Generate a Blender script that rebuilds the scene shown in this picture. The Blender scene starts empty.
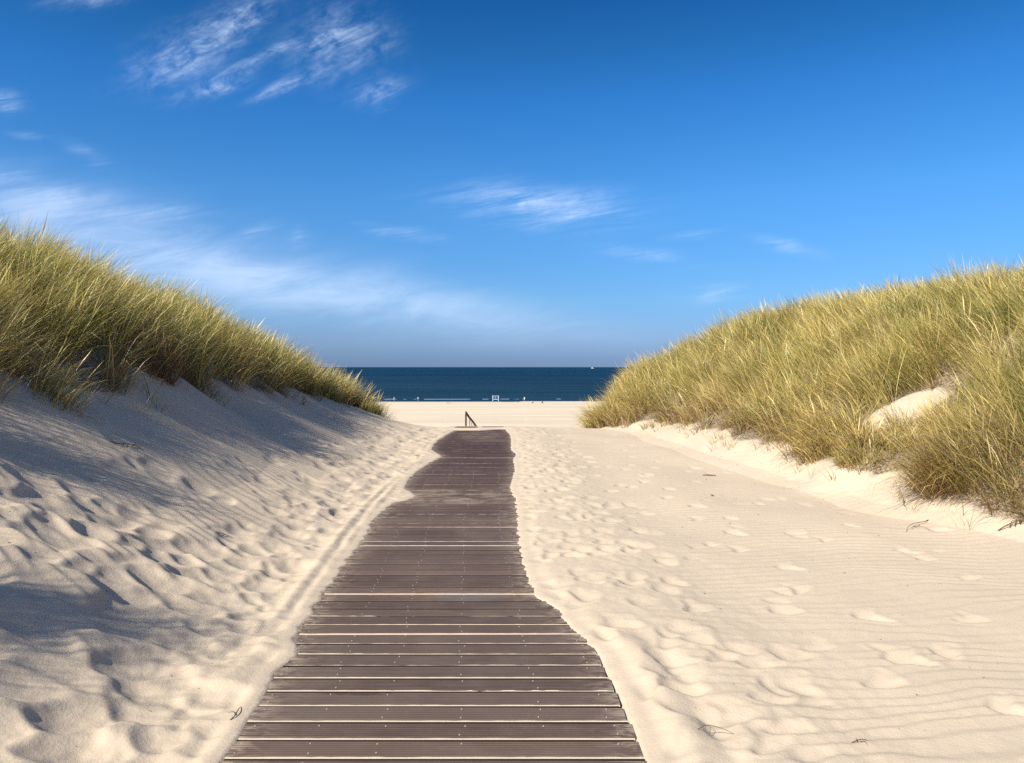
import bpy, bmesh, math, random
import numpy as np
from mathutils import Vector, Matrix
random.seed(7)
rng = np.random.default_rng(11)
C = bpy.context.scene.collection
scene = bpy.context.scene
F = 760.0            # focal length of the photograph in its pixels
EYE = 1.65
HZ = 367.0

# ------------------------------------------------------------------ helpers
def interp(x, xs, ys):
    return np.interp(x, xs, ys)

def sstep(a, b, x):
    t = np.clip((x - a) / (b - a), 0, 1)
    return t * t * (3 - 2 * t)

def _hash(ix, iy, seed):
    h = (ix.astype(np.int64) * 374761393 + iy.astype(np.int64) * 668265263 + seed * 1274126177) & 0xFFFFFFFF
    h = ((h ^ (h >> 13)) * 1274126177) & 0xFFFFFFFF
    h = (h ^ (h >> 16)) & 0xFFFFFFFF
    return h

def gnoise(x, y, seed=0):
    x = np.asarray(x, float); y = np.asarray(y, float)
    x, y = np.broadcast_arrays(x, y)
    ix = np.floor(x); iy = np.floor(y)
    fx = x - ix; fy = y - iy
    ux = fx * fx * fx * (fx * (fx * 6 - 15) + 10)
    uy = fy * fy * fy * (fy * (fy * 6 - 15) + 10)
    ix = ix.astype(np.int64); iy = iy.astype(np.int64)
    def g(ax, ay, dx, dy):
        a = _hash(ax, ay, seed) * (2 * math.pi / 4294967296.0)
        return np.cos(a) * dx + np.sin(a) * dy
    n00 = g(ix, iy, fx, fy); n10 = g(ix + 1, iy, fx - 1, fy)
    n01 = g(ix, iy + 1, fx, fy - 1); n11 = g(ix + 1, iy + 1, fx - 1, fy - 1)
    return 1.4 * ((n00 * (1 - ux) + n10 * ux) * (1 - uy) + (n01 * (1 - ux) + n11 * ux) * uy)

def fbm(x, y, seed=0, oct=3, gain=0.5):
    s = 0; a = 1.0
    for k in range(oct):
        s = s + a * gnoise(x * 2 ** k, y * 2 ** k, seed + 17 * k)
        a *= gain
    return s

def tag(o, label=None, cat=None, group=None, kind=None):
    if label: o['label'] = label
    if cat: o['category'] = cat
    if group: o['group'] = group
    if kind: o['kind'] = kind
    return o

def link(name, me, mat=None, parent=None):
    o = bpy.data.objects.new(name, me)
    C.objects.link(o)
    if mat: me.materials.append(mat)
    if parent: o.parent = parent
    return o

def empty(name, loc, rz=0):
    o = bpy.data.objects.new(name, None); C.objects.link(o)
    o.location = loc; o.rotation_euler = (0, 0, rz)
    o.empty_display_size = 0.2
    return o

def bm_obj(name, bm, mat, parent=None, smooth=False):
    me = bpy.data.meshes.new(name)
    bm.normal_update()
    if smooth:
        for f in bm.faces: f.smooth = True
    bm.to_mesh(me); bm.free()
    return link(name, me, mat, parent)

def box(bm, cx, cy, cz, sx, sy, sz, rot=None, bevel=0):
    m = Matrix.Translation((cx, cy, cz))
    if rot is not None: m = m @ rot
    m = m @ Matrix.Diagonal((sx, sy, sz, 1))
    r = bmesh.ops.create_cube(bm, size=1, matrix=m)
    if bevel:
        es = list({e for v in r['verts'] for e in v.link_edges})
        bmesh.ops.bevel(bm, geom=es, offset=bevel, segments=1, affect='EDGES')

def tube(bm, pts, rads, n=7):
    rings = []
    for i, p in enumerate(pts):
        p = Vector(p)
        d = (Vector(pts[min(i + 1, len(pts) - 1)]) - Vector(pts[max(i - 1, 0)])).normalized()
        a = d.cross(Vector((0.3, 0.2, 1))).normalized() if abs(d.z) < .95 else d.cross(Vector((1, 0, 0))).normalized()
        b = d.cross(a)
        rings.append([bm.verts.new(p + (a * math.cos(2 * math.pi * k / n) + b * math.sin(2 * math.pi * k / n)) * rads[i]) for k in range(n)])
    for i in range(len(rings) - 1):
        for k in range(n):
            bm.faces.new((rings[i][k], rings[i][(k + 1) % n], rings[i + 1][(k + 1) % n], rings[i + 1][k]))
    bm.faces.new(rings[0][::-1]); bm.faces.new(rings[-1])

# ------------------------------------------------------------------ materials
def new_mat(name):
    m = bpy.data.materials.new(name); m.use_nodes = True
    nt = m.node_tree; nt.nodes.clear()
    out = nt.nodes.new('ShaderNodeOutputMaterial')
    return m, nt, out

def N(nt, t, **kw):
    n = nt.nodes.new(t)
    for k, v in kw.items():
        if k in n.inputs.keys() if isinstance(k, str) else False: n.inputs[k].default_value = v
        else: setattr(n, k, v)
    return n

def math_node(nt, op, a, b=None, c=None, clamp=False):
    n = nt.nodes.new('ShaderNodeMath'); n.operation = op; n.use_clamp = clamp
    for i, v in enumerate((a, b, c)):
        if v is None: continue
        if hasattr(v, 'is_output') or hasattr(v, 'links'): nt.links.new(v, n.inputs[i])
        else: n.inputs[i].default_value = v
    return n.outputs[0]

def mixc(nt, fac, a, b, blend='MIX'):
    n = nt.nodes.new('ShaderNodeMix'); n.data_type = 'RGBA'; n.blend_type = blend
    for i, v in ((0, fac), (6, a), (7, b)):
        if hasattr(v, 'links'): nt.links.new(v, n.inputs[i])
        else: n.inputs[i].default_value = v if i == 0 else (*v[:3], 1)
    return n.outputs[2]

def noise_tex(nt, vec, scale, detail=3, rough=.55, dist=0):
    n = nt.nodes.new('ShaderNodeTexNoise')
    n.inputs['Scale'].default_value = scale; n.inputs['Detail'].default_value = detail
    n.inputs['Roughness'].default_value = rough; n.inputs['Distortion'].default_value = dist
    nt.links.new(vec, n.inputs['Vector'])
    return n.outputs['Fac']

def ramp(nt, v, a, b, ca=0.0, cb=1.0):
    n = nt.nodes.new('ShaderNodeMapRange'); n.interpolation_type = 'SMOOTHSTEP'
    nt.links.new(v, n.inputs[0])
    for i, x in ((1, a), (2, b), (3, ca), (4, cb)): n.inputs[i].default_value = x
    return n.outputs[0]

def obj_coord(nt, scale=(1, 1, 1), rot=(0, 0, 0)):
    tc = nt.nodes.new('ShaderNodeTexCoord'); mp = nt.nodes.new('ShaderNodeMapping')
    mp.inputs['Scale'].default_value = scale; mp.inputs['Rotation'].default_value = rot
    nt.links.new(tc.outputs['Object'], mp.inputs['Vector'])
    return mp.outputs[0]

SAND = (0.525, 0.43, 0.322)

def mat_sand():
    m, nt, out = new_mat('sand')
    P = nt.nodes.new('ShaderNodeBsdfPrincipled')
    co = obj_coord(nt)
    n1 = noise_tex(nt, co, 1.3, 4, .6)
    n2 = noise_tex(nt, co, 900, 2, .6)
    n3 = noise_tex(nt, co, 14, 5, .65)
    col = mixc(nt, ramp(nt, n1, .35, .65), [c * .965 for c in SAND], [c * 1.035 for c in SAND])
    col = mixc(nt, ramp(nt, n3, .3, .7, 0, .5), col, (.475, .40, .315))
    col = mixc(nt, ramp(nt, n2, .56, .72, 0, .30), col, (.28, .23, .18))
    col = mixc(nt, ramp(nt, n2, .30, .42, .25, 0), col, (.62, .54, .44))
    # sparse dark grains
    vo = nt.nodes.new('ShaderNodeTexVoronoi'); vo.inputs['Scale'].default_value = 16
    nt.links.new(co, vo.inputs['Vector'])
    spk = ramp(nt, vo.outputs['Distance'], .035, .06, 1, 0)
    sel = nt.nodes.new('ShaderNodeSeparateColor'); nt.links.new(vo.outputs['Color'], sel.inputs[0])
    spk = math_node(nt, 'MULTIPLY', spk, math_node(nt, 'GREATER_THAN', sel.outputs[0], .88))
    col = mixc(nt, math_node(nt, 'MULTIPLY', spk, .6), col, (.12, .09, .06))
    gp = nt.nodes.new('ShaderNodeSeparateXYZ'); nt.links.new(co, gp.inputs[0])
    band = noise_tex(nt, obj_coord(nt, (.008, .09, 1)), 1, 4, .6)
    col = mixc(nt, ramp(nt, gp.outputs[1], 40, 90), col, mixc(nt, ramp(nt, band, .38, .62), (.555, .46, .345), (.63, .53, .39)))
    # litter under the grass / wet sand by the water
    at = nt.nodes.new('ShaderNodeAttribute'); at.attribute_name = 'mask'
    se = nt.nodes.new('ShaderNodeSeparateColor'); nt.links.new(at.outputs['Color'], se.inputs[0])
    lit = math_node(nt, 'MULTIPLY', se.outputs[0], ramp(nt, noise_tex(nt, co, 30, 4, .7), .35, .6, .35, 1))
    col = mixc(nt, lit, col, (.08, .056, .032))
    col = mixc(nt, math_node(nt, 'MULTIPLY', se.outputs[1], .92), col, (.34, .29, .265))
    nt.links.new(col, P.inputs['Base Color'])
    P.inputs['Roughness'].default_value = .9
    P.inputs['Specular IOR Level'].default_value = .15
    b = nt.nodes.new('ShaderNodeBump'); b.inputs['Strength'].default_value = .6; b.inputs['Distance'].default_value = .005
    hh = math_node(nt, 'ADD', math_node(nt, 'MULTIPLY', noise_tex(nt, co, 350, 3, .7), .5), noise_tex(nt, co, 60, 3, .6))
    nt.links.new(hh, b.inputs['Height'])
    nt.links.new(b.outputs[0], P.inputs['Normal'])
    nt.links.new(P.outputs[0], out.inputs[0])
    return m

def mat_simple(name, col, rough=.7, var=.15, scale=20, spec=.3, metal=0):
    m, nt, out = new_mat(name)
    P = nt.nodes.new('ShaderNodeBsdfPrincipled')
    n = noise_tex(nt, obj_coord(nt), scale, 4, .6)
    c = mixc(nt, n, [x * (1 - var) for x in col], [min(1, x * (1 + var)) for x in col])
    nt.links.new(c, P.inputs['Base Color'])
    P.inputs['Roughness'].default_value = rough
    P.inputs['Specular IOR Level'].default_value = spec
    P.inputs['Metallic'].default_value = metal
    nt.links.new(P.outputs[0], out.inputs[0])
    return m

def mat_deck():
    m, nt, out = new_mat('composite_planks')
    P = nt.nodes.new('ShaderNodeBsdfPrincipled')
    co = obj_coord(nt)
    at = nt.nodes.new('ShaderNodeAttribute'); at.attribute_name = 'tone'
    base = mixc(nt, at.outputs['Fac'], (.060, .038, .033), (.116, .078, .066))
    g = noise_tex(nt, obj_coord(nt, (2.5, 90, 1)), 1, 4, .6)      # streaks along each plank
    base = mixc(nt, ramp(nt, g, .3, .7, 0, .7), base, (.112, .083, .070), 'MIX')
    big = noise_tex(nt, obj_coord(nt, (1.2, .7, 1)), 1.3, 5, .65)
    base = mixc(nt, ramp(nt, big, .40, .70, 0, .28), base, (.17, .135, .11))
    sp = nt.nodes.new('ShaderNodeSeparateXYZ'); nt.links.new(co, sp.inputs[0])
    # dark red stain on a near plank; worn blue-grey plank pieces
    def patch(cx, cy, rx, ry):
        dx = math_node(nt, 'DIVIDE', math_node(nt, 'SUBTRACT', sp.outputs[0], cx), rx)
        dy = math_node(nt, 'DIVIDE', math_node(nt, 'SUBTRACT', sp.outputs[1], cy), ry)
        r2 = math_node(nt, 'ADD', math_node(nt, 'MULTIPLY', dx, dx), math_node(nt, 'MULTIPLY', dy, dy))
        return ramp(nt, r2, .3, 1.1, 1, 0)
    pn = ramp(nt, noise_tex(nt, obj_coord(nt, (14, 30, 1)), 1, 3, .6), .38, .55)
    base = mixc(nt, math_node(nt, 'MULTIPLY', math_node(nt, 'MULTIPLY', patch(-.78, 3.83, .22, .05), pn), .75), base, (.055, .022, .022))
    base = mixc(nt, math_node(nt, 'MULTIPLY', patch(-.30, 5.45, .33, .13), .55), base, (.105, .115, .135))
    base = mixc(nt, math_node(nt, 'MULTIPLY', math_node(nt, 'MULTIPLY', patch(-.45, 5.5, .75, .16), pn), .35), base, (.19, .12, .075))
    base = mixc(nt, ramp(nt, sp.outputs[1], 6, 15, 0, .80), base, (.046, .024, .024))
    # blown sand dust lying on the boards
    dn = noise_tex(nt, obj_coord(nt, (1.1, 2.4, 1), (0, 0, .2)), 1.5, 5, .68, .4)
    far = ramp(nt, sp.outputs[1], 5, 20, .05, .13)
    dust = math_node(nt, 'MULTIPLY', ramp(nt, dn, .50, .72), far)
    dn2 = ramp(nt, noise_tex(nt, obj_coord(nt, (1.6, 2.2, 1)), 1.6, 5, .7, .5), .38, .62)
    d2 = math_node(nt, 'MULTIPLY', math_node(nt, 'MULTIPLY', patch(-1.25, 9.6, 1.6, .7), dn2), .30)
    d3 = math_node(nt, 'MULTIPLY', math_node(nt, 'MULTIPLY', patch(-.75, 18.4, .7, 1.6), dn2), .16)
    d4 = math_node(nt, 'MULTIPLY', patch(-.3, 17.0, .9, .35), .10)
    dust = math_node(nt, 'MAXIMUM', dust, math_node(nt, 'MAXIMUM', d2, math_node(nt, 'MAXIMUM', d3, d4)))
    ad = nt.nodes.new('ShaderNodeAttribute'); ad.attribute_name = 'dust'
    en = ramp(nt, noise_tex(nt, obj_coord(nt, (9, 22, 1)), 1, 5, .75, .6), .40, .62)
    dust = math_node(nt, 'MAXIMUM', dust, math_node(nt, 'MULTIPLY', math_node(nt, 'MULTIPLY', ad.outputs['Fac'], en), .55))
    grain = ramp(nt, noise_tex(nt, co, 260, 2, .6), .60, .72, 0, .35)
    dust = math_node(nt, 'MAXIMUM', dust, math_node(nt, 'MULTIPLY', grain, ramp(nt, noise_tex(nt, co, 2.2, 4, .6), .35, .65)))
    base = mixc(nt, dust, base, SAND)
    nt.links.new(base, P.inputs['Base Color'])
    P.inputs['Roughness'].default_value = .78
    P.inputs['Specular IOR Level'].default_value = .18
    # fine grooves running along the planks
    wv = nt.nodes.new('ShaderNodeTexWave'); wv.wave_type = 'BANDS'; wv.bands_direction = 'Y'
    wv.inputs['Scale'].default_value = 17; wv.inputs['Distortion'].default_value = .4
    nt.links.new(co, wv.inputs['Vector'])
    b = nt.nodes.new('ShaderNodeBump'); b.inputs['Strength'].default_value = .9; b.inputs['Distance'].default_value = .002
    nt.links.new(math_node(nt, 'ADD', wv.outputs['Fac'], g), b.inputs['Height'])
    nt.links.new(b.outputs[0], P.inputs['Normal'])
    nt.links.new(P.outputs[0], out.inputs[0])
    return m

def mat_grass():
    m, nt, out = new_mat('marram_blades')
    at = nt.nodes.new('ShaderNodeAttribute'); at.attribute_name = 'col'
    d = nt.nodes.new('ShaderNodeBsdfDiffuse'); t = nt.nodes.new('ShaderNodeBsdfTranslucent')
    g = nt.nodes.new('ShaderNodeBsdfGlossy'); g.inputs['Roughness'].default_value = .42
    g.inputs['Color'].default_value = (.9, .88, .8, 1)
    nt.links.new(at.outputs['Color'], d.inputs['Color']); nt.links.new(at.outputs['Color'], t.inputs['Color'])
    m1 = nt.nodes.new('ShaderNodeMixShader'); m1.inputs[0].default_value = .34
    nt.links.new(d.outputs[0], m1.inputs[1]); nt.links.new(t.outputs[0], m1.inputs[2])
    m2 = nt.nodes.new('ShaderNodeMixShader'); m2.inputs[0].default_value = .045
    nt.links.new(m1.outputs[0], m2.inputs[1]); nt.links.new(g.outputs[0], m2.inputs[2])
    nt.links.new(m2.outputs[0], out.inputs[0])
    return m

def mat_sea():
    m, nt, out = new_mat('sea_water')
    P = nt.nodes.new('ShaderNodeBsdfPrincipled')
    st = noise_tex(nt, obj_coord(nt, (.0045, .03, 1)), 1, 6, .62, .3)
    st2 = noise_tex(nt, obj_coord(nt, (.0009, .004, 1)), 1, 4, .6, .3)
    tc = nt.nodes.new('ShaderNodeTexCoord'); sp = nt.nodes.new('ShaderNodeSeparateXYZ')
    nt.links.new(tc.outputs['Object'], sp.inputs[0])
    near = ramp(nt, sp.outputs[1], 320, 1500, 1, 0)      # shallow water over sand by the beach
    c = mixc(nt, ramp(nt, st2, .35, .65), (.0012, .016, .042), (.0025, .022, .052))
    c = mixc(nt, ramp(nt, st, .42, .62, 0, .8), c, (.011, .045, .085))
    c = mixc(nt, math_node(nt, 'MULTIPLY', near, .55), c, (.012, .036, .056))
    nt.links.new(c, P.inputs['Base Color'])
    P.inputs['Roughness'].default_value = .55
    P.inputs['IOR'].default_value = 1.33
    P.inputs['Specular IOR Level'].default_value = .03
    b = nt.nodes.new('ShaderNodeBump'); b.inputs['Strength'].default_value = 1; b.inputs['Distance'].default_value = 1.2
    w = noise_tex(nt, obj_coord(nt, (.05, .22, 1)), 1, 5, .6, .3)
    nt.links.new(w, b.inputs['Height']); nt.links.new(b.outputs[0], P.inputs['Normal'])
    nt.links.new(P.outputs[0], out.inputs[0])
    return m

M_sand = mat_sand(); M_deck = mat_deck(); M_grass = mat_grass(); M_sea = mat_sea()
M_seam = mat_simple('dark_seam', (.018, .012, .010), .9)
M_wood = mat_simple('dark_rail_wood', (.07, .05, .035), .8)
M_screw = mat_simple('steel_screw', (.36, .33, .30), .5, .1, 50, .4)
M_foam = mat_simple('sea_foam', (.36, .43, .52), .9, .1, .3)
M_twig = mat_simple('dry_twig', (.10, .065, .035), .9, .3, 60)
M_white = mat_simple('white_cloth', (.78, .78, .78), .8, .05)
M_skin = mat_simple('skin', (.45, .28, .2), .6, .05)
M_navy = mat_simple('dark_cloth', (.025, .03, .04), .9, .1)
M_pink = mat_simple('pale_pink_cloth', (.62, .42, .40), .9, .1)
M_paint = mat_simple('pale_grey_paint', (.44, .52, .60), .6, .05)
M_hair = mat_simple('brown_hair', (.06, .04, .025), .8, .1)

# ------------------------------------------------------------------ terrain
VIS_Y = [2.0, 3.17, 3.77, 4.10, 4.35, 4.59, 4.95, 5.38, 5.9, 6.5, 7.3, 8.2, 9.2, 9.43, 9.7, 10.3, 11.1, 12.0, 13.0, 14.0, 15.1, 16.2, 17.2, 18.5, 19.6, 20.0, 20.2]
VIS_L = [-1.18, -1.215, -1.245, -1.28, -1.23, -1.34, -1.35, -1.37, -1.38, -1.41, -1.42, -1.50, -1.44, -1.28, -1.22, -1.46, -1.52, -1.50, -1.42, -1.28, -1.60, -1.66, -1.66, -1.58, -1.50, -1.35, -1.25]
R_Y = [2.0, 3.17, 3.77, 4.3, 4.59, 4.95, 5.2, 5.38, 5.6, 5.9, 6.5, 7.3, 8.2, 9.43, 10.3, 11.1, 12.2, 13.5, 14.3, 15.1, 16.2, 17.2, 18.5, 20.0, 20.2]
VIS_R = [.57, .566, .55, .51, .43, .33, .29, .20, .15, .13, .085, .06, .06, .04, -.03, .0, .05, .02, .08, -.02, -.02, -.02, -.05, -.17, -.2]
DL_Y = [0, 3, 5, 8, 12, 18, 22]; DL_X = [-1.12, -1.225, -1.36, -1.53, -1.62, -1.69, -1.72]

def deck_left(Y): return interp(Y, DL_Y, DL_X)

def fall(t):
    return interp(t, [0, .8, 2, 5, 10, 25, 55, 150, 293, 330, 420, 6000], [0, -.12, -.55, -1.9, -4.2, -8.6, -11.0, -11.5, -12.40, -12.9, -14.5, -60])

def base_h(X, Y):
    X = np.asarray(X, float); Y = np.asarray(Y, float)
    X, Y = np.broadcast_arrays(X, Y)
    # seaward fall, starting later under the two dunes
    start = 20.6 + 5.2 * sstep(2.6, 4.5, X) + 1.6 * sstep(3.4, 5.2, -X)
    s = fall(np.maximum(Y - start, 0))
    # left dune
    xl = interp(Y, [-20, 2, 6, 10, 16, 21, 30], [-1.55, -1.55, -1.70, -1.85, -1.95, -2.0, -1.6])
    d = xl - X + .22 * gnoise(X * .3, Y * .42, 3)
    AL = interp(Y, [-40, -12, 0, 9, 13, 17, 20, 23, 26, 32], [.4, .7, .9, 1.0, .95, .80, .62, .42, .22, 0])
    L = interp(d, [0, .3, .7, 1.25, 2, 2.75, 3.5, 4.5, 5.5, 8, 14, 40], [0, .045, .17, .40, .84, 1.32, 1.86, 2.56, 2.98, 3.15, 2.8, 2.6])
    L = L + .14 * sstep(.05, 1.3, d) * (1 - sstep(4.5, 8.5, Y)) * sstep(0, 2.5, Y)
    up = sstep(.9, 2.6, d)
    tong = gnoise(X * .25 + 4, Y * .62, 9) * .22 + gnoise(X * .5 + 9, Y * 1.5, 5) * .07
    L = (L + tong * up) * AL
    L = L + 1.3 * np.exp(-(((X + 5.35) / .8) ** 2 + ((Y - 1.42) / .40) ** 2))
    # right dune
    fr = interp(Y, [-20, 4, 7, 7.7, 8.8, 10.2, 12.2, 16, 19, 20.5, 22, 26, 31], [5.6, 5.2, 4.7, 4.35, 3.95, 3.80, 3.35, 3.0, 3.0, 2.35, 2.15, 2.1, 3.2])
    dr = X - fr + .15 * gnoise(X * .4, Y * .5, 31)
    AR = interp(Y, [-40, -10, 4, 10, 24, 27, 31, 36], [.4, .8, 1, 1, 1.02, .8, .35, 0])
    R = interp(dr, [0, .3, .8, 1.2, 2, 3, 4, 5, 6.5, 9, 16, 40], [0, .07, .33, .52, .95, 1.5, 2.08, 2.55, 2.92, 3.15, 3.0, 2.8])
    upr = sstep(.2, 1.5, dr)
    R = (R + upr * (.14 * gnoise(X * .5, Y * .6, 41) + .05 * gnoise(X * 1.6, Y * 1.7, 43))) * AR
    # hummocks by the front clump and the bare sand patch
    def bump(cx, cy, rx, ry, a):
        return a * np.exp(-(((X - cx) / rx) ** 2 + ((Y - cy) / ry) ** 2))
    R = R + bump(5.75, 11.15, .70, .45, .13) + bump(4.60, 10.05, .5, .42, .26) + bump(5.2, 7.9, .7, .6, .16) + bump(3.9, 23.2, .9, 1.2, .38)
    # corridor undulation
    flat = (1 - sstep(0, .8, d)) * (1 - sstep(0, .8, dr))
    u = .035 * gnoise(X * .8, Y * .5, 51) * sstep(.4, 1.6, X) * flat
    far = .25 * gnoise(X * .03, Y * .05, 61) * sstep(60, 110, Y) * (1 - sstep(200, 290, Y))
    return s + L + R + u + far, d, dr

def edge_dist(X, Y):
    """signed distance outside the visible decking (positive = sand lies there)"""
    Ye = Y + .02 * gnoise(X * 3, Y * 9, 73)
    l = interp(Ye, VIS_Y, VIS_L); r = interp(Ye, R_Y, VIS_R)
    rag = .030 * gnoise(X * 2, Y * 7, 71) + .020 * gnoise(X * 3, Y * 17, 72) * np.clip(.3 + 1.3 * gnoise(X * .7, Y * 2.1, 75), 0, 1)
    rag = rag * sstep(3.4, 5.5, Y) + .006 * gnoise(X * 2, Y * 12, 74)
    e = np.maximum(l - X, X - r) + rag
    # end of the boards: a thin drift, then the last board shows again in two pieces
    drift = np.minimum(Y - 19.75 - .35 * sstep(-.9, -.3, X), 3)
    piece = np.minimum.reduce([X + 1.52, -.92 - X, Y - 20.22, 21.05 - Y])
    piece2 = np.minimum.reduce([X + .80, -.22 - X, Y - 20.42, 21.05 - Y])
    e = np.maximum(e, drift)
    e = np.where(piece > 0, -piece, e)
    e = np.where(piece2 > 0, -piece2, e)
    return e

# grid lines
def lines_x():
    fine = np.arange(-4.6, 4.8, .016)
    a = [fine[0]]; st = .03
    while a[-1] > -700: a.append(a[-1] - st); st *= 1.075
    b = [fine[-1]]; st = .03
    while b[-1] < 700: b.append(b[-1] + st); st *= 1.075
    return np.concatenate([np.array(a[1:])[::-1], fine, np.array(b[1:])])
def lines_y():
    f = [2.4]
    while f[-1] < 26: f.append(f[-1] + max(.0125, .0032 * f[-1]))
    st = .09
    while f[-1] < 460: f.append(f[-1] + st); st *= 1.04; st = min(st, 6)
    a = [2.4]; st = .02
    while a[-1] > -400: a.append(a[-1] - st); st *= 1.10
    return np.concatenate([np.array(a[1:])[::-1], np.array(f)])
gx = lines_x(); gy = lines_y()
GX, GY = np.meshgrid(gx, gy)
H, DD, DR = base_h(GX, GY)

# grass cover masks
def grass_mask(X, Y):
    h, d, dr = base_h(X, Y)
    gl = interp(Y, [-20, 3, 6, 7.5, 8.5, 10, 12, 14, 17, 19, 21, 24], [3.1, 3.1, 3.05, 2.95, 2.95, 2.75, 2.95, 2.75, 2.75, 2.5, 2.35, 2.0])
    gl = gl + .34 * gnoise(X * .2, Y * .75, 101) + .12 * gnoise(X * 1.2, Y * 2.2, 102)
    ml = np.clip((d - gl) / .12, 0, 1) * (Y < 24.5)
    gr = interp(Y, [-20, 6.6, 7.3, 8.3, 8.8, 9.4, 9.9, 11, 12, 14, 17, 18.2, 19.3, 20.5, 23, 28], [9, 1.1, .35, .35, .60, .62, .52, .70, .85, .95, 1.05, .75, .45, .20, .10, .1])
    gr = gr + .20 * gnoise(X * .4, Y * .9, 103) + .10 * gnoise(X * 1.3, Y * 2.0, 104)
    mr = np.clip((dr - gr) / .12, 0, 1) * (Y < 33)
    bare = (((X - 5.72) / .62) ** 2 + ((Y - 11.0) / .36) ** 2 < 1) | (((X - 4.3) / .65) ** 2 + ((Y - 9.15) / .38) ** 2 < 1)
    mr = mr * (1 - bare)
    return ml, mr, h
ML, MR, _ = grass_mask(GX, GY)
GM = np.clip(ML + MR, 0, 1)

# wind ripples
near = 1 - sstep(9, 17, GY)
def saw(p, k=.72):
    f = p - np.floor(p)
    return np.where(f < k, f / k, (1 - f) / (1 - k))
wx = .9 * gnoise(GX * .55, GY * .8, 201) + .42 * gnoise(GX * 1.5, GY * 2.2, 202) + .16 * gnoise(GX * 3.5, GY * 5, 212)
ph = (GY * .97 - GX * .10) / .125 + wx * 1.6
modR = (.35 + .65 * sstep(-.25, .35, gnoise(GX * .7, GY * .5, 203))) * sstep(.75, 1.5, GX) * (1 - sstep(.1, .8, DR))
rip = .0085 * (saw(ph) - .5) * modR
ph3 = (GX * .8 + GY * .55) / .11 + 1.8 * gnoise(GX * .8, GY * .8, 207)
rip = rip + .007 * (saw(ph3) - .5) * sstep(.0, .5, DR) * (1 - GM)
ph2 = (GY * .80 + GX * .42) / .115 + 1.5 * gnoise(GX * .5, GY * .7, 204) + .5 * gnoise(GX * 2, GY * 2, 205)
modL = (.4 + .6 * sstep(-.2, .3, gnoise(GX * .6, GY * .5, 206))) * sstep(.35, .9, DD) * (1 - GM)
rip = rip + .011 * (saw(ph2) - .5) * modL
RIP = rip * near

# old, wind-softened footprints: bowls whose crests meet sharply
FT = np.zeros_like(H)
def stamp(x, y, a, ln, wd, dp, cres=False):
    R = max(ln, wd) * 1.2
    i0, i1 = np.searchsorted(gx, [x - R, x + R]); j0, j1 = np.searchsorted(gy, [y - R, y + R])
    if i1 <= i0 or j1 <= j0: return
    X = GX[j0:j1, i0:i1] - x; Y = GY[j0:j1, i0:i1] - y
    wv = .06 * math.sin(x * 37 + y * 11)
    u = X * math.cos(a) + Y * math.sin(a); v = -X * math.sin(a) + Y * math.cos(a)
    v = v + wv * np.cos(u / ln * 2.5)
    # steep little wall on the windward side, long gentle ramp on the other
    r2 = (u / ln) ** 2 + (v / wd) ** 2
    sk = np.clip(.62 - .85 * (X * .66 + Y * .75) / (.5 * (ln + wd)), .10, 1.5)
    if cres:
        sk = np.clip(1 - .38 * (X * .60 + Y * .80) / (.5 * (ln + wd)), .3, 1.4); dp = dp * min(ln, wd)
    bowl = -dp * sk * np.clip(1 - r2, 0, 1) ** (.85 if cres else .62)
    rim = (.0 if cres else .16) * dp * np.exp(-((np.sqrt(r2) - 1.12) / .16) ** 2)
    cur = FT[j0:j1, i0:i1]
    if cres and (r2 < 1).any():
        dirn = (X * .60 + Y * .80) / (.5 * (ln + wd))
        mean = cur[r2 < 1].mean() * .55
        wgt = np.clip((1 - r2) * np.where(dirn < .1, 9.0, 1.6), 0, 1)
        FT[j0:j1, i0:i1] = np.maximum(cur + (np.minimum(mean + bowl, cur + .012) - cur) * wgt, -.085)
        return
    FT[j0:j1, i0:i1] = np.where(r2 < 1, np.minimum(cur, bowl), np.maximum(cur, np.where(cur < -.001, cur, rim)))
def field(n, xf, yr, ang, lnr, wdr, dpr, cres=False):
    for _ in range(n):
        y = yr[0] + (yr[1] - yr[0]) * random.random()
        x = xf(y)
        if x is None: continue
        stamp(x, y, ang + random.gauss(0, .35), random.uniform(*lnr), random.uniform(*wdr), random.uniform(*dpr), cres)
def leftband(y):
    e = interp(y, VIS_Y, VIS_L)
    return e - .08 - abs(random.gauss(0, .75))
field(420, leftband, (2.4, 20.2), .3, (.13, .21), (.095, .155), (.18, .29), True)
field(120, lambda y: interp(y, VIS_Y, VIS_L) - random.uniform(.9, 2.4), (2.4, 19), .3, (.14, .24), (.10, .16), (.12, .22), True)
field(110, lambda y: interp(y, VIS_Y, VIS_L) - random.uniform(.2, 2.2), (2.6, 6.2), .3, (.16, .27), (.12, .19), (.22, .33), True)
def rightband(y):
    e = interp(y, R_Y, VIS_R)
    return e + .16 + abs(random.gauss(0, .60))
field(320, rightband, (2.6, 20.3), 1.35, (.10, .165), (.075, .11), (.016, .034))
field(80, lambda y: random.uniform(1.6, 4.4), (2.6, 20), 1.3, (.09, .16), (.06, .09), (.010, .026))
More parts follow.
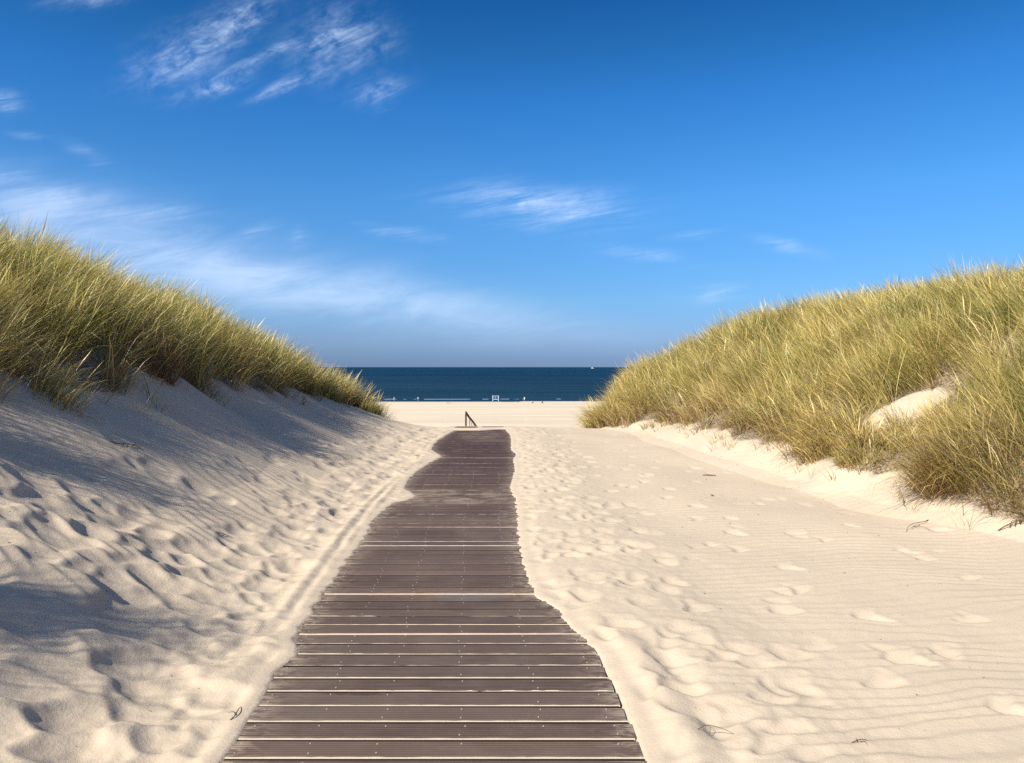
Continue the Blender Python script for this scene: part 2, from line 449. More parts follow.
# a clear trail of steps on the right
for k in range(22):
    y = 3.3 + k * .62; stamp(1.25 + .12 * math.sin(k * 1.3) + (.14 if k % 2 else -.14) - .02 * k, y, 1.45, .15, .095, .030)
for k in range(16):
    y = 3.0 + k * .66; stamp(2.35 - .03 * k + (.12 if k % 2 else -.12), y, 1.7, .15, .08, .028)
ft_noise = gnoise(GX * 6, GY * 5, 301) * .0028 + gnoise(GX * 13, GY * 10, 302) * .0020 + gnoise(GX * 24, GY * 20, 303) * .0010
trod = np.exp(-((GX - interp(GY, VIS_Y, VIS_L) + .5) / .6) ** 2) + .7 * np.exp(-((GX - interp(GY, R_Y, VIS_R) - .7) / .6) ** 2)
ft_noise = ft_noise * (.4 + 2.0 * np.clip(trod, 0, 1)) * (1 - sstep(14, 20, GY))
RIP = RIP * (1 - .75 * sstep(.004, .015, -FT))
# light blur of the bowls
def blur(A, n=1):
    for _ in range(n):
        A[1:-1] = (A[:-2] + 2 * A[1:-1] + A[2:]) * .25
        A[:, 1:-1] = (A[:, :-2] + 2 * A[:, 1:-1] + A[:, 2:]) * .25
    return A
FT = blur(FT, 1)
E = edge_dist(GX, GY)
inY = (GY < 21.2)
# tracks and drift ridges that run along the boards
lx = interp(GY, VIS_Y, VIS_L)
tr = interp(GY, [0, 4.9, 6.2, 7.7, 9.1, 11], [-1.33, -1.39, -1.46, -1.54, -1.585, -1.60]) - GX
track = .011 * np.exp(-((tr - .02) / .030) ** 2) - .011 * np.exp(-((tr - .085) / .030) ** 2) + .010 * np.exp(-((tr - .15) / .032) ** 2)
track = track * (.75 + .5 * gnoise(GX * .5, GY * 1.3, 77)) * sstep(4.7, 5.4, GY) * (1 - sstep(9.5, 12, GY))
rx = GX - interp(GY, R_Y, VIS_R)
ridge = (.020 * np.exp(-((rx - .20) / .09) ** 2) - .02 * np.exp(-((rx - .36) / .08) ** 2)) * (1 - sstep(4.1, 5.0, GY))
dense = np.clip(1 - np.exp(-((tr - .08) / .12) ** 2) * sstep(4.7, 5.4, GY) * (1 - sstep(9.5, 12, GY)), .45, 1)
close = sstep(.02, .14, E)
sandz = H + .034 * sstep(0, .22, E) * inY * (1 - sstep(.5, 1.4, E)) + (FT * dense + RIP + ft_noise) * np.where(inY, close, 1) * (1 - .6 * GM) + track + ridge * close
# level against the boards: just above them outside, under them inside
lip = np.where(E > 0, -.002 + .022 * (1 - np.exp(-np.maximum(E, 0) / .05)), -.002 + E * .9)
lip = np.clip(lip, -.075, .03)
nearboard = (1 - sstep(.02, .15, E)) * (Y_ok := (1 - sstep(21.05, 21.3, GY)))
overboard = (GX > deck_left(GY) - .03) & (GX < deck_left(GY) + 1.83) & (GY < 21.1)
sandz = sandz * (1 - nearboard) + (lip + np.minimum(H, 0.02) * 0) * nearboard
sandz = np.where(overboard & (E > 0), np.maximum(sandz, .004 + np.minimum(E, .05) * .1), sandz)
sandz = sandz + .035 * sstep(.0, .25, -E) * 0
WET = sstep(-12.08, -12.22, H) if False else (1 - sstep(-12.38, -12.28, H))

def grid_mesh(name, X, Y, Z, mat, mask=None):
    nr, nc = X.shape
    me = bpy.data.meshes.new(name)
    co = np.stack([X, Y, Z], -1).reshape(-1, 3).astype(np.float32)
    idx = np.arange(nr * nc).reshape(nr, nc)
    q = np.stack([idx[:-1, :-1], idx[:-1, 1:], idx[1:, 1:], idx[1:, :-1]], -1).reshape(-1, 4).astype(np.int32)
    me.vertices.add(len(co)); me.vertices.foreach_set('co', co.ravel())
    me.loops.add(q.size); me.loops.foreach_set('vertex_index', q.ravel())
    me.polygons.add(len(q)); me.polygons.foreach_set('loop_start', np.arange(0, q.size, 4, dtype=np.int32))
    me.polygons.foreach_set('use_smooth', np.ones(len(q), dtype=bool))
    me.update(calc_edges=True)
    if mask is not None:
        a = me.color_attributes.new('mask', 'FLOAT_COLOR', 'POINT')
        a.data.foreach_set('color', mask.reshape(-1, 4).astype(np.float32).ravel())
    return link(name, me, mat)
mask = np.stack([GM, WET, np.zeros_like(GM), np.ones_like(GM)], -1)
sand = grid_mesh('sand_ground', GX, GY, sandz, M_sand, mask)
tag(sand, kind='structure')

def ground_z(x, y):
    i = int(np.clip(np.searchsorted(gx, x), 1, len(gx) - 1)); j = int(np.clip(np.searchsorted(gy, y), 1, len(gy) - 1))
    fx = (x - gx[i - 1]) / (gx[i] - gx[i - 1]); fy = (y - gy[j - 1]) / (gy[j] - gy[j - 1])
    a = sandz[j - 1, i - 1] * (1 - fx) + sandz[j - 1, i] * fx
    b = sandz[j, i - 1] * (1 - fx) + sandz[j, i] * fx
    return float(a * (1 - fy) + b * fy)

# ------------------------------------------------------------------ boardwalk
bw = empty('boardwalk', (deck_left(0) + .9, 0, 0))
tag(bw, 'long grey-brown plank boardwalk half drifted over with sand, leading to the sea', 'boardwalk')
def to_local(o):
    o.parent = bw; o.matrix_parent_inverse = bw.matrix_basis.inverted()
pitch = .166; gap = .023
bm = bmesh.new(); tone_layer = bm.verts.layers.float.new('tone'); dust_layer = bm.verts.layers.float.new('dust')
sbm = bmesh.new()
y = .2; k = 0; planks = []
while y < 21.05:
    x0 = float(deck_left(y)) + random.uniform(-.006, .006); x1 = x0 + 1.80
    dz = random.uniform(-.0015, .0015); tilt = random.uniform(-.0015, .0015)
    tone = min(1, max(0, random.gauss(.5, .36)))
    w = pitch - gap + random.uniform(-.003, .003)
    nseg = 30; bow = random.uniform(-.004, .004); skew = random.uniform(-.004, .004)
    # cross-section with rounded top edges
    sec = [(0, -.034), (0, -.007), (.003, -.002), (.009, 0), (w - .009, 0), (w - .003, -.002), (w, -.007), (w, -.034)]
    rings = []
    for i in range(nseg + 1):
        t = i / nseg; xx = x0 + (x1 - x0) * t
        off = bow * (1 - (2 * t - 1) ** 2) + skew * (2 * t - 1)
        rings.append([bm.verts.new((xx, y + a + off, b + dz + tilt * (2 * t - 1))) for a, b in sec])
        ed = float(edge_dist(np.array([xx]), np.array([y + .07]))[0]); du = math.exp(min(ed, 0) / .08)
        for v in rings[-1]: v[tone_layer] = tone; v[dust_layer] = du
    for i in range(nseg):
        for j in range(len(sec)):
            j2 = (j + 1) % len(sec)
            bm.faces.new((rings[i][j], rings[i][j2], rings[i + 1][j2], rings[i + 1][j]))
    bm.faces.new(rings[0]); bm.faces.new(rings[-1][::-1])
    planks.append((y, w, x0, dz))
    # sand blown into the gap, banked against the next board
    full = random.random()
    if y < 5: full = max(full, .2)
    if 4.95 < y < 5.2: full = .05
    fill = .30 if full < .15 else random.uniform(.42, .58)
    gs = y + w + gap * (1 - fill); ge = y + w + gap + .002
    low = .007 if full < .15 else (0 if y < 4.9 else random.choice((0, .002, .004, .007, .010)))
    n = 44; prev = None
    for i in range(n + 1):
        xx = x0 + .01 + 1.78 * i / n
        lv = -.0035 + random.uniform(-.0012, .0008) - low
        jj = gs + random.uniform(-.0016, .0016) + .003 * math.sin(xx * 2.1 + k)
        cur = [sbm.verts.new((xx, jj - .004, lv - .028)), sbm.verts.new((xx, jj, lv - .004)), sbm.verts.new((xx, jj + .004, lv)), sbm.verts.new((xx, ge, lv + .0015))]
        if prev:
            for a in range(3): sbm.faces.new((prev[a], cur[a], cur[a + 1], prev[a + 1]))
        prev = cur
    y += pitch; k += 1
deck = bm_obj('decking', bm, M_deck); to_local(deck)
jb = bmesh.new()  # dark line along the seams, drawn as thin added strips in the gaps
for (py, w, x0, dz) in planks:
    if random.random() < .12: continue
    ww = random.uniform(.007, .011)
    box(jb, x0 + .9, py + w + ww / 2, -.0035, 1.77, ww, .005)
jo = bm_obj('dark_seam_line', jb, M_seam); to_local(jo)
gs_o = bm_obj('sand_in_gaps', sbm, M_sand, smooth=True); to_local(gs_o)
tag(gs_o, 'pale sand filling the gaps between the planks', kind='stuff')
# screws: two per plank at five bearers, the rows a little out of line
sm = bmesh.new(); bmesh.ops.create_cone(sm, cap_ends=True, segments=10, radius1=.0040, radius2=.0034, depth=.003)
screw_me = bpy.data.meshes.new('screw'); sm.to_mesh(screw_me); sm.free(); screw_me.materials.append(M_screw)
rest = bmesh.new(); cnt = 0
for (py, w, x0, dz) in planks:
    if py < 2.9 or py > 12: continue
    for fx in (.07, .36, .66, 1.02, 1.40, 1.72):
        for fy in (.03, w - .03):
            if random.random() < .38: continue
            x = x0 + fx + random.uniform(-.016, .016); yy = py + fy + random.uniform(-.004, .004)
            if edge_dist(np.array([x]), np.array([yy]))[0] > -.01: continue
            if cnt < 96:
                s = bpy.data.objects.new('screw', screw_me); C.objects.link(s)
                s.location = (x, yy, dz + .0015); to_local(s); cnt += 1
            else:
                bmesh.ops.create_cone(rest, cap_ends=True, segments=6, radius1=.0040, radius2=.0034, depth=.003, matrix=Matrix.Translation((x, yy, dz + .0015)))
ro = bm_obj('screw_rows', rest, M_screw); to_local(ro); tag(ro, 'rows of small screw heads in the farther planks', kind='stuff')

# ------------------------------------------------------------------ marram grass
STRAW = np.array([(.78, .62, .22), (.68, .52, .16), (.80, .66, .29)])
GREEN = np.array([(.15, .225, .035), (.22, .29, .05), (.10, .165, .03)])
OLIVE = np.array([(.42, .38, .08), (.33, .32, .062), (.52, .44, .11)])
BROWN = np.array([(.24, .135, .06), (.36, .22, .10), (.15, .085, .04)])

def blades_mesh(name, P, AZ, LEAN, CURL, LEN, W, COLB, COLT, SEED):
    """P n,3 base; each blade is a tapering ribbon of 4 segments"""
    n = len(P); K = 5
    t = np.linspace(0, 1, K)
    # integrate the bending stem
    pos = np.zeros((n, K, 3)); pos[:, 0] = P
    azb = AZ.copy()
    twist = rng.normal(0, .25, n)
    for k in range(1, K):
        tm = (t[k] + t[k - 1]) / 2
        th = LEAN + CURL * tm ** 1.4
        a = azb + twist * tm
        dl = LEN / (K - 1)
        pos[:, k, 0] = pos[:, k - 1, 0] + np.sin(th) * np.cos(a) * dl
        pos[:, k, 1] = pos[:, k - 1, 1] + np.sin(th) * np.sin(a) * dl
        pos[:, k, 2] = pos[:, k - 1, 2] + np.cos(th) * dl
    roll = rng.uniform(0, math.pi, n)
    side = np.stack([np.cos(roll), np.sin(roll), rng.normal(0, .15, n)], -1)
    prof = np.array([.75, 1.0, .9, .62, 0])
    prof_s = np.array([.45, .4, .4, 1.35, 0])
    pw = np.where(SEED[:, None], prof_s[None], prof[None]) * W[:, None] * .5
    vs = np.zeros((n, 9, 3)); cs = np.ones((n, 9, 4))
    for k in range(4):
        vs[:, 2 * k] = pos[:, k] - side * pw[:, k, None]
        vs[:, 2 * k + 1] = pos[:, k] + side * pw[:, k, None]
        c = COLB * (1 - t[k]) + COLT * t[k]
        cs[:, 2 * k, :3] = c; cs[:, 2 * k + 1, :3] = c
    vs[:, 8] = pos[:, 4]; cs[:, 8, :3] = COLT
    base = (np.arange(n) * 9)[:, None]
    q = np.array([0, 1, 3, 2, 2, 3, 5, 4, 4, 5, 7, 6, 6, 7, 8])
    lo = (base + q[None]).astype(np.int32).ravel()
    starts = ((np.arange(n) * 15)[:, None] + np.array([0, 4, 8, 12])[None]).astype(np.int32).ravel()
    me = bpy.data.meshes.new(name)
    me.vertices.add(n * 9); me.vertices.foreach_set('co', vs.astype(np.float32).ravel())
    me.loops.add(len(lo)); me.loops.foreach_set('vertex_index', lo)
    me.polygons.add(len(starts)); me.polygons.foreach_set('loop_start', starts)
    me.polygons.foreach_set('use_smooth', np.ones(len(starts), dtype=bool))
    me.update(calc_edges=True)
    a = me.color_attributes.new('col', 'FLOAT_COLOR', 'POINT')
    a.data.foreach_set('color', cs.astype(np.float32).ravel())
    return link(name, me, M_grass)

def tussocks(centres, side, nbl, spread=.09, hgt=1.0, dead=None, droop=0.0, lean_bias=.30, az_fix=None, wscale=1.0, green=None):
    """blade arrays for a set of tussock centres (n,2). side -1 left dune, +1 right dune"""
    n = len(centres)
    cnt = nbl if np.ndim(nbl) else np.full(n, nbl)
    idx = np.repeat(np.arange(n), cnt)
    m = len(idx)
    c = centres[idx]
    r = spread * np.sqrt(rng.random(m)); a = rng.uniform(0, 2 * math.pi, m)
    X = c[:, 0] + r * np.cos(a); Y = c[:, 1] + r * np.sin(a)
    Z = base_h(X, Y)[0] - .03
    # leaning: outward from the tussock + down the slope towards the path + a common breeze
    down = 0.0 if side < 0 else math.pi
    az0 = down + 1.0 * gnoise(centres[:, 0] * .6, centres[:, 1] * .6, 401) + .25 * (1 if side < 0 else -1)
    if az_fix is not None: az0 = np.full(n, az_fix)
    tl = lean_bias + .30 * gnoise(centres[:, 0] * .55, centres[:, 1] * .55, 402) + .12 * gnoise(centres[:, 0] * 1.8, centres[:, 1] * 1.8, 412)
    vx = np.cos(az0)[idx] * tl[idx] + (r / spread) * np.cos(a) * .30 + rng.normal(0, .21, m)
    vy = np.sin(az0)[idx] * tl[idx] + (r / spread) * np.sin(a) * .30 + rng.normal(0, .21, m)
    AZ = np.arctan2(vy, vx); LEAN = np.clip(np.hypot(vx, vy), .02, 1.3) * .75
    CURL = np.clip(rng.normal(.65, .38, m) + np.repeat(np.broadcast_to(droop, (n,)), cnt) * rng.random(m), .02, 2.4)
    if side > 0:
        cx, cy = centres[:, 0], centres[:, 1]
        hgt = hgt * (1 - .42 * np.exp(-(((cx - 5.35) / .95) ** 2 + ((cy - 10.2) / .55) ** 2))) * (1 - .45 * np.exp(-(((cx - 5.0) / .55) ** 2 + ((cy - 9.2) / .55) ** 2)))
    ht = (hgt * (1 + .16 * gnoise(centres[:, 0] * .9, centres[:, 1] * .9, 403) + rng.normal(0, .13, n)))[idx]
    LEN = ht * rng.uniform(.55, 1.08, m)
    SEED = rng.random(m) < .035
    LEN = np.where(SEED, ht * rng.uniform(.95, 1.08, m), LEN)
    CURL = np.where(SEED, CURL * .35, CURL); LEAN = np.where(SEED, LEAN * .7, LEAN)
    dist = np.hypot(X, Y)
    W = (.0031 + .00027 * np.clip(dist - 7, 0, 30)) * rng.uniform(.7, 1.3, m) * wscale
    bold = rng.random(m) < .30
    W = np.where(bold, W * 2.1, W)
    W = np.where(SEED, W * 1.05, W)
    # colours
    gf = .5 + .5 * np.clip(2.2 * gnoise(centres[:, 0] * .55, centres[:, 1] * .45, 404) + 1.0 * gnoise(centres[:, 0] * 2.2, centres[:, 1] * 2.2, 405), -1, 1)
    if green is not None: gf = gf * 0 + green
    gf = gf[idx]
    u = rng.random(m)
    pick = rng.integers(0, 3, m)
    pg = (.13 if side < 0 else -.05) + .56 * gf; po = pg + (.28 if side < 0 else .20)
    kind = np.where(u < pg, 0, np.where(u < po, 1, 2))
    dd = rng.random(m) < (np.repeat(np.broadcast_to(.12 if dead is None else dead, (n,)), cnt))
    kind = np.where(dd, 3, kind)
    pal = np.stack([GREEN, OLIVE, STRAW, BROWN])
    tv = (1 + .22 * np.clip(1.6 * gnoise(centres[:, 0] * 1.3, centres[:, 1] * 1.3, 408), -1, 1))[idx][:, None]
    T = pal[kind, pick] * rng.uniform(.55, 1.25, (m, 1)) * tv * np.where(bold, 1.27, .92)[:, None]
    T = np.where(SEED[:, None], STRAW[pick] * 1.1, T)
    tipstraw = rng.random(m)[:, None] * .55 * (kind != 3)[:, None]
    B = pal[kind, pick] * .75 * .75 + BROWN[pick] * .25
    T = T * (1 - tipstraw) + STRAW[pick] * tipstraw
    short = dd & (rng.random(m) < .5)
    LEN = np.where(short, LEN * .6, LEN); LEAN = np.where(short, np.clip(LEAN * 1.8, 0, 1.4), LEAN)
    return [np.stack([X, Y, Z], -1), AZ, LEAN, CURL, LEN, W, B, T, SEED]

def merge(parts):
    return [np.concatenate([p[i] for p in parts]) for i in range(9)]

def scatter(x0, x1, y0, y1, per_m2, which):
    n = int((x1 - x0) * (y1 - y0) * per_m2)
    X = rng.uniform(x0, x1, n); Y = rng.uniform(y0, y1, n)
    ml, mr, _ = grass_mask(X, Y)
    m = ml if which < 0 else mr
    keep = (rng.random(n) < m) & (rng.random(n) < .45 + .75 * np.clip(.5 + 1.3 * gnoise(X * 1.5, Y * 1.5, 441), 0, 1))
    return np.stack([X[keep], Y[keep]], -1)

def in_view(c, margin=.10):
    return (c[:, 1] > 1) & (np.abs(c[:, 0]) / np.maximum(c[:, 1], .1) < .674 + margin + 1.2 / np.maximum(c[:, 1], 1))

# left dune
cl = scatter(-12.5, -3.6, -4, 25, 17, -1)
d = np.hypot(cl[:, 0], cl[:, 1]); v = in_view(cl) | (np.hypot(cl[:, 0] + 5.45, cl[:, 1] - 1.5) < .8)
nb = np.where(v, np.clip(1300 / d, 58, 135), 22).astype(int)
wsc = 1.0
def edge_of(c, which):
    h, dd_, dr_ = base_h(c[:, 0], c[:, 1])
    k = np.zeros(len(c))
    for off in (.2, .45, .75, 1.1):
        ml, mr, _ = grass_mask(c[:, 0] - which * off, c[:, 1] - .3 * off)
        k += (1 - (ml if which < 0 else mr)) * .25
    return k
ke = edge_of(cl, -1)
left = tussocks(cl, -1, nb, .14, .90 - .0 * ke, lean_bias=.32, droop=.35 + .8 * ke, dead=.08 + .45 * ke)
# skirts of older, browner leaves along the lower edge on the left
og = blades_mesh('dune_grass', *left)
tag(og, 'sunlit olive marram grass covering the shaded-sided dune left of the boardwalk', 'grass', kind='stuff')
# right dune
cr = scatter(2.3, 17, 6.4, 33, 15, 1)
cr = np.concatenate([cr, np.stack([rng.uniform(5.5, 7.2, 42), rng.uniform(11.55, 12.6, 42)], -1)])
d = np.hypot(cr[:, 0], cr[:, 1]); v = in_view(cr)
cr = cr[v | (rng.random(len(cr)) < .35)]
d = np.hypot(cr[:, 0], cr[:, 1]); v = in_view(cr)
nb = np.where(v, np.clip(1250 / d, 52, 125), 16).astype(int)
ke = edge_of(cr, 1)
right = tussocks(cr, 1, nb, .15, .86 - .14 * ke, lean_bias=.36, droop=.5 + 1.1 * ke, dead=.08 + .62 * ke)
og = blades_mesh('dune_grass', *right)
tag(og, 'golden green marram grass covering the sunlit dune right of the boardwalk', 'grass', kind='stuff')

def strays(x0, x1, y0, y1, n, which, far):
    X = rng.uniform(x0, x1, n); Y = rng.uniform(y0, y1, n)
    ml, mr, _ = grass_mask(X, Y); m0 = ml if which < 0 else mr
    ml, mr, _ = grass_mask(X - which * -far, Y); m1 = ml if which < 0 else mr
    k = (m0 < .1) & (m1 > .5)
    return np.stack([X[k], Y[k]], -1)
for which, box4, n in ((-1, (-5.5, -2.6, 4, 23), 900), (1, (2.4, 5.6, 6.8, 22), 620)):
    st_ = strays(*box4, n, which, .38)
    ar = tussocks(st_, which, rng.integers(3, 12, len(st_)), .06, .36, lean_bias=.25, droop=.7, dead=.45)
    og = blades_mesh('stray_shoots', *ar)
    tag(og, 'lone short marram shoots on the sand below the %s' % ('shaded left dune' if which < 0 else 'sunlit right dune'), 'grass', kind='stuff')

def clump(name, label, pts, side, nbl, **kw):
    c = np.array(pts)
    o = blades_mesh(name, *tussocks(c, side, nbl, **kw))
    # put the object's origin at its base
    org = Vector((float(c[:, 0].mean()), float(c[:, 1].mean()), float(base_h(c[:, 0].mean(), c[:, 1].mean())[0])))
    o.data.transform(Matrix.Translation(-org)); o.location = org
    tag(o, label, 'grass clump', 'marram clumps at the foot of the dunes')
    return o
def ring(cx, cy, rx, ry, n):
    return [(cx + rx * math.sqrt(random.random()) * math.cos(a), cy + ry * math.sqrt(random.random()) * math.sin(a)) for a in [random.uniform(0, 6.28) for _ in range(n)]]
clump('marram_clump', 'large brown drooping marram clump hanging over the sand at the right edge', ring(5.15, 8.3, .55, .40, 26), 1, 110, spread=.12, hgt=.78, dead=.72, droop=1.3, lean_bias=.55, green=.25)
clump('marram_clump', 'golden marram clump drooping onto the sand left of the bare sand patch', ring(4.62, 10.9, .38, .4, 14), 1, 100, spread=.12, hgt=.78, dead=.25, droop=1.4, lean_bias=.6, green=.1)
clump('marram_clump', 'low green marram clump just below the bare sand patch', ring(4.75, 9.95, .45, .22, 16), 1, 90, spread=.12, hgt=.42, dead=.3, droop=1.0, lean_bias=.5, green=.6)
clump('marram_clump', 'dark shaded marram clump lowest on the left slope, at the left edge', ring(-4.55, 7.1, .40, .5, 12), -1, 80, spread=.13, hgt=.62, dead=.45, droop=.9, lean_bias=.45, green=.4)
clump('marram_clump', 'pinkish brown withered marram tuft on the upper left slope', ring(-4.75, 10.2, .12, .2, 4), -1, 110, spread=.1, hgt=.72, dead=.95, droop=.7, lean_bias=.35, green=0)
clump('marram_clump', 'small straggling marram clump at the seaward tip of the left dune', ring(-4.0, 21.3, .22, .35, 9), -1, 50, spread=.12, hgt=.45, dead=.4, droop=.6, lean_bias=.3)
clump('marram_clump', 'rounded golden marram clump at the seaward foot of the right dune', ring(2.72, 21.6, .48, .8, 28), 1, 70, spread=.14, hgt=.95, dead=.25, droop=1.0, lean_bias=.6, green=.15)

# ------------------------------------------------------------------ debris and twigs
bm = bmesh.new()
for i in range(800):
    if i < 320: x = random.uniform(.8, 4.6); y = random.uniform(3, 14)
    elif i < 560:
        y = random.uniform(7, 17); x = float(interp(y, [7, 8.8, 10.2, 12.2, 16], [4.7, 3.95, 3.8, 3.35, 3.0])) + random.gauss(.35, .3)
    else: y = random.uniform(3, 12); x = random.uniform(-4.4, -1.6)
    s = random.uniform(.0012, .0026) * (2 if random.random() < .1 else 1) * (1 + y / 22)
    z = ground_z(x, y) + s * .3
    m = Matrix.Translation((x, y, z)) @ Matrix.Rotation(random.uniform(0, 6.28), 4, 'Z') @ Matrix.Rotation(random.uniform(-.5, .5), 4, 'Y') @ Matrix.Diagonal((s * random.uniform(1, 3.2), s * .7, s * .6, 1))
    bmesh.ops.create_icosphere(bm, subdivisions=1, radius=1, matrix=m)
o = bm_obj('plant_debris', bm, M_twig)
tag(o, 'dark crumbs of dry plant scattered over the pale sand', 'debris', kind='stuff')

def twig(label, px, py, zs, length, ang, forks=2, r=.004, arch=.05):
    Z = EYE * F / (py - HZ) if zs is None else zs
    x = (px - 512) / F * Z; y = Z
    bm = bmesh.new(); z0 = ground_z(x, y)
    def stem(sx, sy, a, ln, rr, ar):
        pts = []; n = 7; ca = a
        xx, yy = sx, sy
        for i in range(n):
            t = i / (n - 1)
            pts.append((xx - x, yy - y, ground_z(xx, yy) - z0 + rr * .6 + ar * math.sin(math.pi * t)))
            ca += random.gauss(0, .28)
            xx += math.cos(ca) * ln / (n - 1); yy += math.sin(ca) * ln / (n - 1)
        tube(bm, pts, [rr * (1 - .6 * i / (n - 1)) for i in range(n)], 6)
        return pts
    p = stem(x, y, ang, length, r, arch)
    for k in range(forks):
        q = p[2 + k]
        stem(q[0] + x, q[1] + y, ang + random.choice((-1, 1)) * random.uniform(.6, 1.1), length * .45, r * .7, arch * .6)
    o = bm_obj('twig', bm, M_twig, smooth=True); o.location = (x, y, z0)
    tag(o, label, 'twig', 'twigs lying on the sand')
twig('thin arched stem in the foreground sand, right of the last visible planks', 700, 742, None, .16, .2, 1, .002, .05)
twig('small forked twig at the bottom, among the foreground sand ripples', 855, 750, None, .09, .3, 2, .0025, .01)
twig('dark curled twig on the sand beside the near left corner of the boardwalk', 228, 716, 3.5, .14, 1.2, 1, .003, .01)
twig('branching root lying on the sand below the brown clump, rightmost', 1000, 533, 7.3, .32, .1, 3, .006, .05)
twig('thin runner trailing down the sand below the brown grass clump', 930, 520, 7.9, .55, 3.5, 2, .004, .03)
twig('dark scrap of seaweed-like twig lying alone on the middle sand', 703, 475, None, .20, .1, 3, .008, .01)
twig('short brown twig on bare sand nearer than the dark scrap', 712, 497, None, .12, .3, 1, .006, .01)
twig('broken twig on the shaded left slope below the grass', 110, 440, 7.2, .30, .8, 3, .006, .03)
twig('thin twig on the left slope among the footprints', 215, 515, 6.5, .14, -.4, 1, .004, .02)

# ------------------------------------------------------------------ handrail
hr = empty('handrail', (-1.4, 23, ground_z(-1.4, 23)))
tag(hr, 'dark wooden handrail sloping down beyond the end of the boardwalk', 'handrail')
def hpt(Z, py, X): return Vector((X, Z, EYE - (py - HZ) / F * Z))
top = [hpt(22.4, 412.5, -1.36), hpt(24.4, 418, -1.36), hpt(26.6, 422.0, -1.36), hpt(29.5, 427.5, -1.36), hpt(32, 431, -1.36)]
bm = bmesh.new()
for a, b in zip(top[:-1], top[1:]):
    d = b - a; L = d.length
    rot = d.to_track_quat('Y', 'Z').to_matrix().to_4x4()
    c = (a + b) / 2
    box(bm, c.x, c.y, c.z,   .045, L + .02, .065, rot, .008)
o = bm_obj('rail', bm, M_wood); o.parent = hr; o.matrix_parent_inverse = hr.matrix_basis.inverted()
for t, w in ((0, .05), (1, .022), (1.6, .022), (2.2, .022), (3, .05), (4, .05)):
    i = min(int(t), 3); p = top[i].lerp(top[i + 1], t - i)
    gz = ground_z(p.x, p.y) - .3
    bm = bmesh.new(); box(bm, p.x, p.y, (p.z + gz) / 2 - .02, w, w, p.z - gz - .04, None, .006)
    o = bm_obj('post', bm, M_wood); o.parent = hr; o.matrix_parent_inverse = hr.matrix_basis.inverted()

# ------------------------------------------------------------------ sea and surf
SEA = -12.35
ys = [300.0]; st = 4.0
while ys[-1] < 60000: ys.append(ys[-1] + st); st = min(st * 1.08, 6000)
xs = np.concatenate([-np.geomspace(60000, 200, 26), np.linspace(-180, 180, 19), np.geomspace(200, 60000, 26)])
SX, SY = np.meshgrid(xs, np.array(ys))
sea = grid_mesh('sea', SX, SY, np.full_like(SX, SEA), M_sea); tag(sea, kind='structure')

def surf(name, y0, amp, wid, hgt, seed, lo, label):
    n = 900; X = np.linspace(-170, 170, n)
    c = y0 + amp * gnoise(X * .02, X * 0 + seed, 5) + .5 * gnoise(X * .15, X * 0 + seed, 6)
    brk = .8 * sstep(lo, lo + .9, gnoise(X * .035, X * 0 + seed + .5, 8) + .75 * gnoise(X * .16, X * 0 + seed, 9) + .4 * gnoise(X * .5, X * 0 + seed, 10))
    w = wid * (.25 + brk) ; h = hgt * brk
    rows = np.array([-1, -.6, 0, .6, 1.0]); prof = np.array([-.15, .5, 1, .45, -.15])
    GXs = np.repeat(X[None], 5, 0); GYs = c[None] + rows[:, None] * w[None] * .5
    GZ = SEA + .02 + prof[:, None] * h[None] + np.where(prof[:, None] > 0, .02 * brk[None], -.06) - (1 - brk[None]) * .3
    o = grid_mesh(name, GXs, GYs, GZ, M_foam)
    return tag(o, label, 'surf', kind='stuff')
surf('breaking_surf', 331, 2.5, 3.2, .14, 1.3, -.6, 'thin white line of surf breaking along the beach')
surf('breaking_surf', 352, 4, 4, .16, 7.7, .15, 'broken farther line of white surf off the beach')
surf('breaking_surf', 384, 5, 4, .14, 12.7, .40, 'faint outermost flecks of surf off the beach')

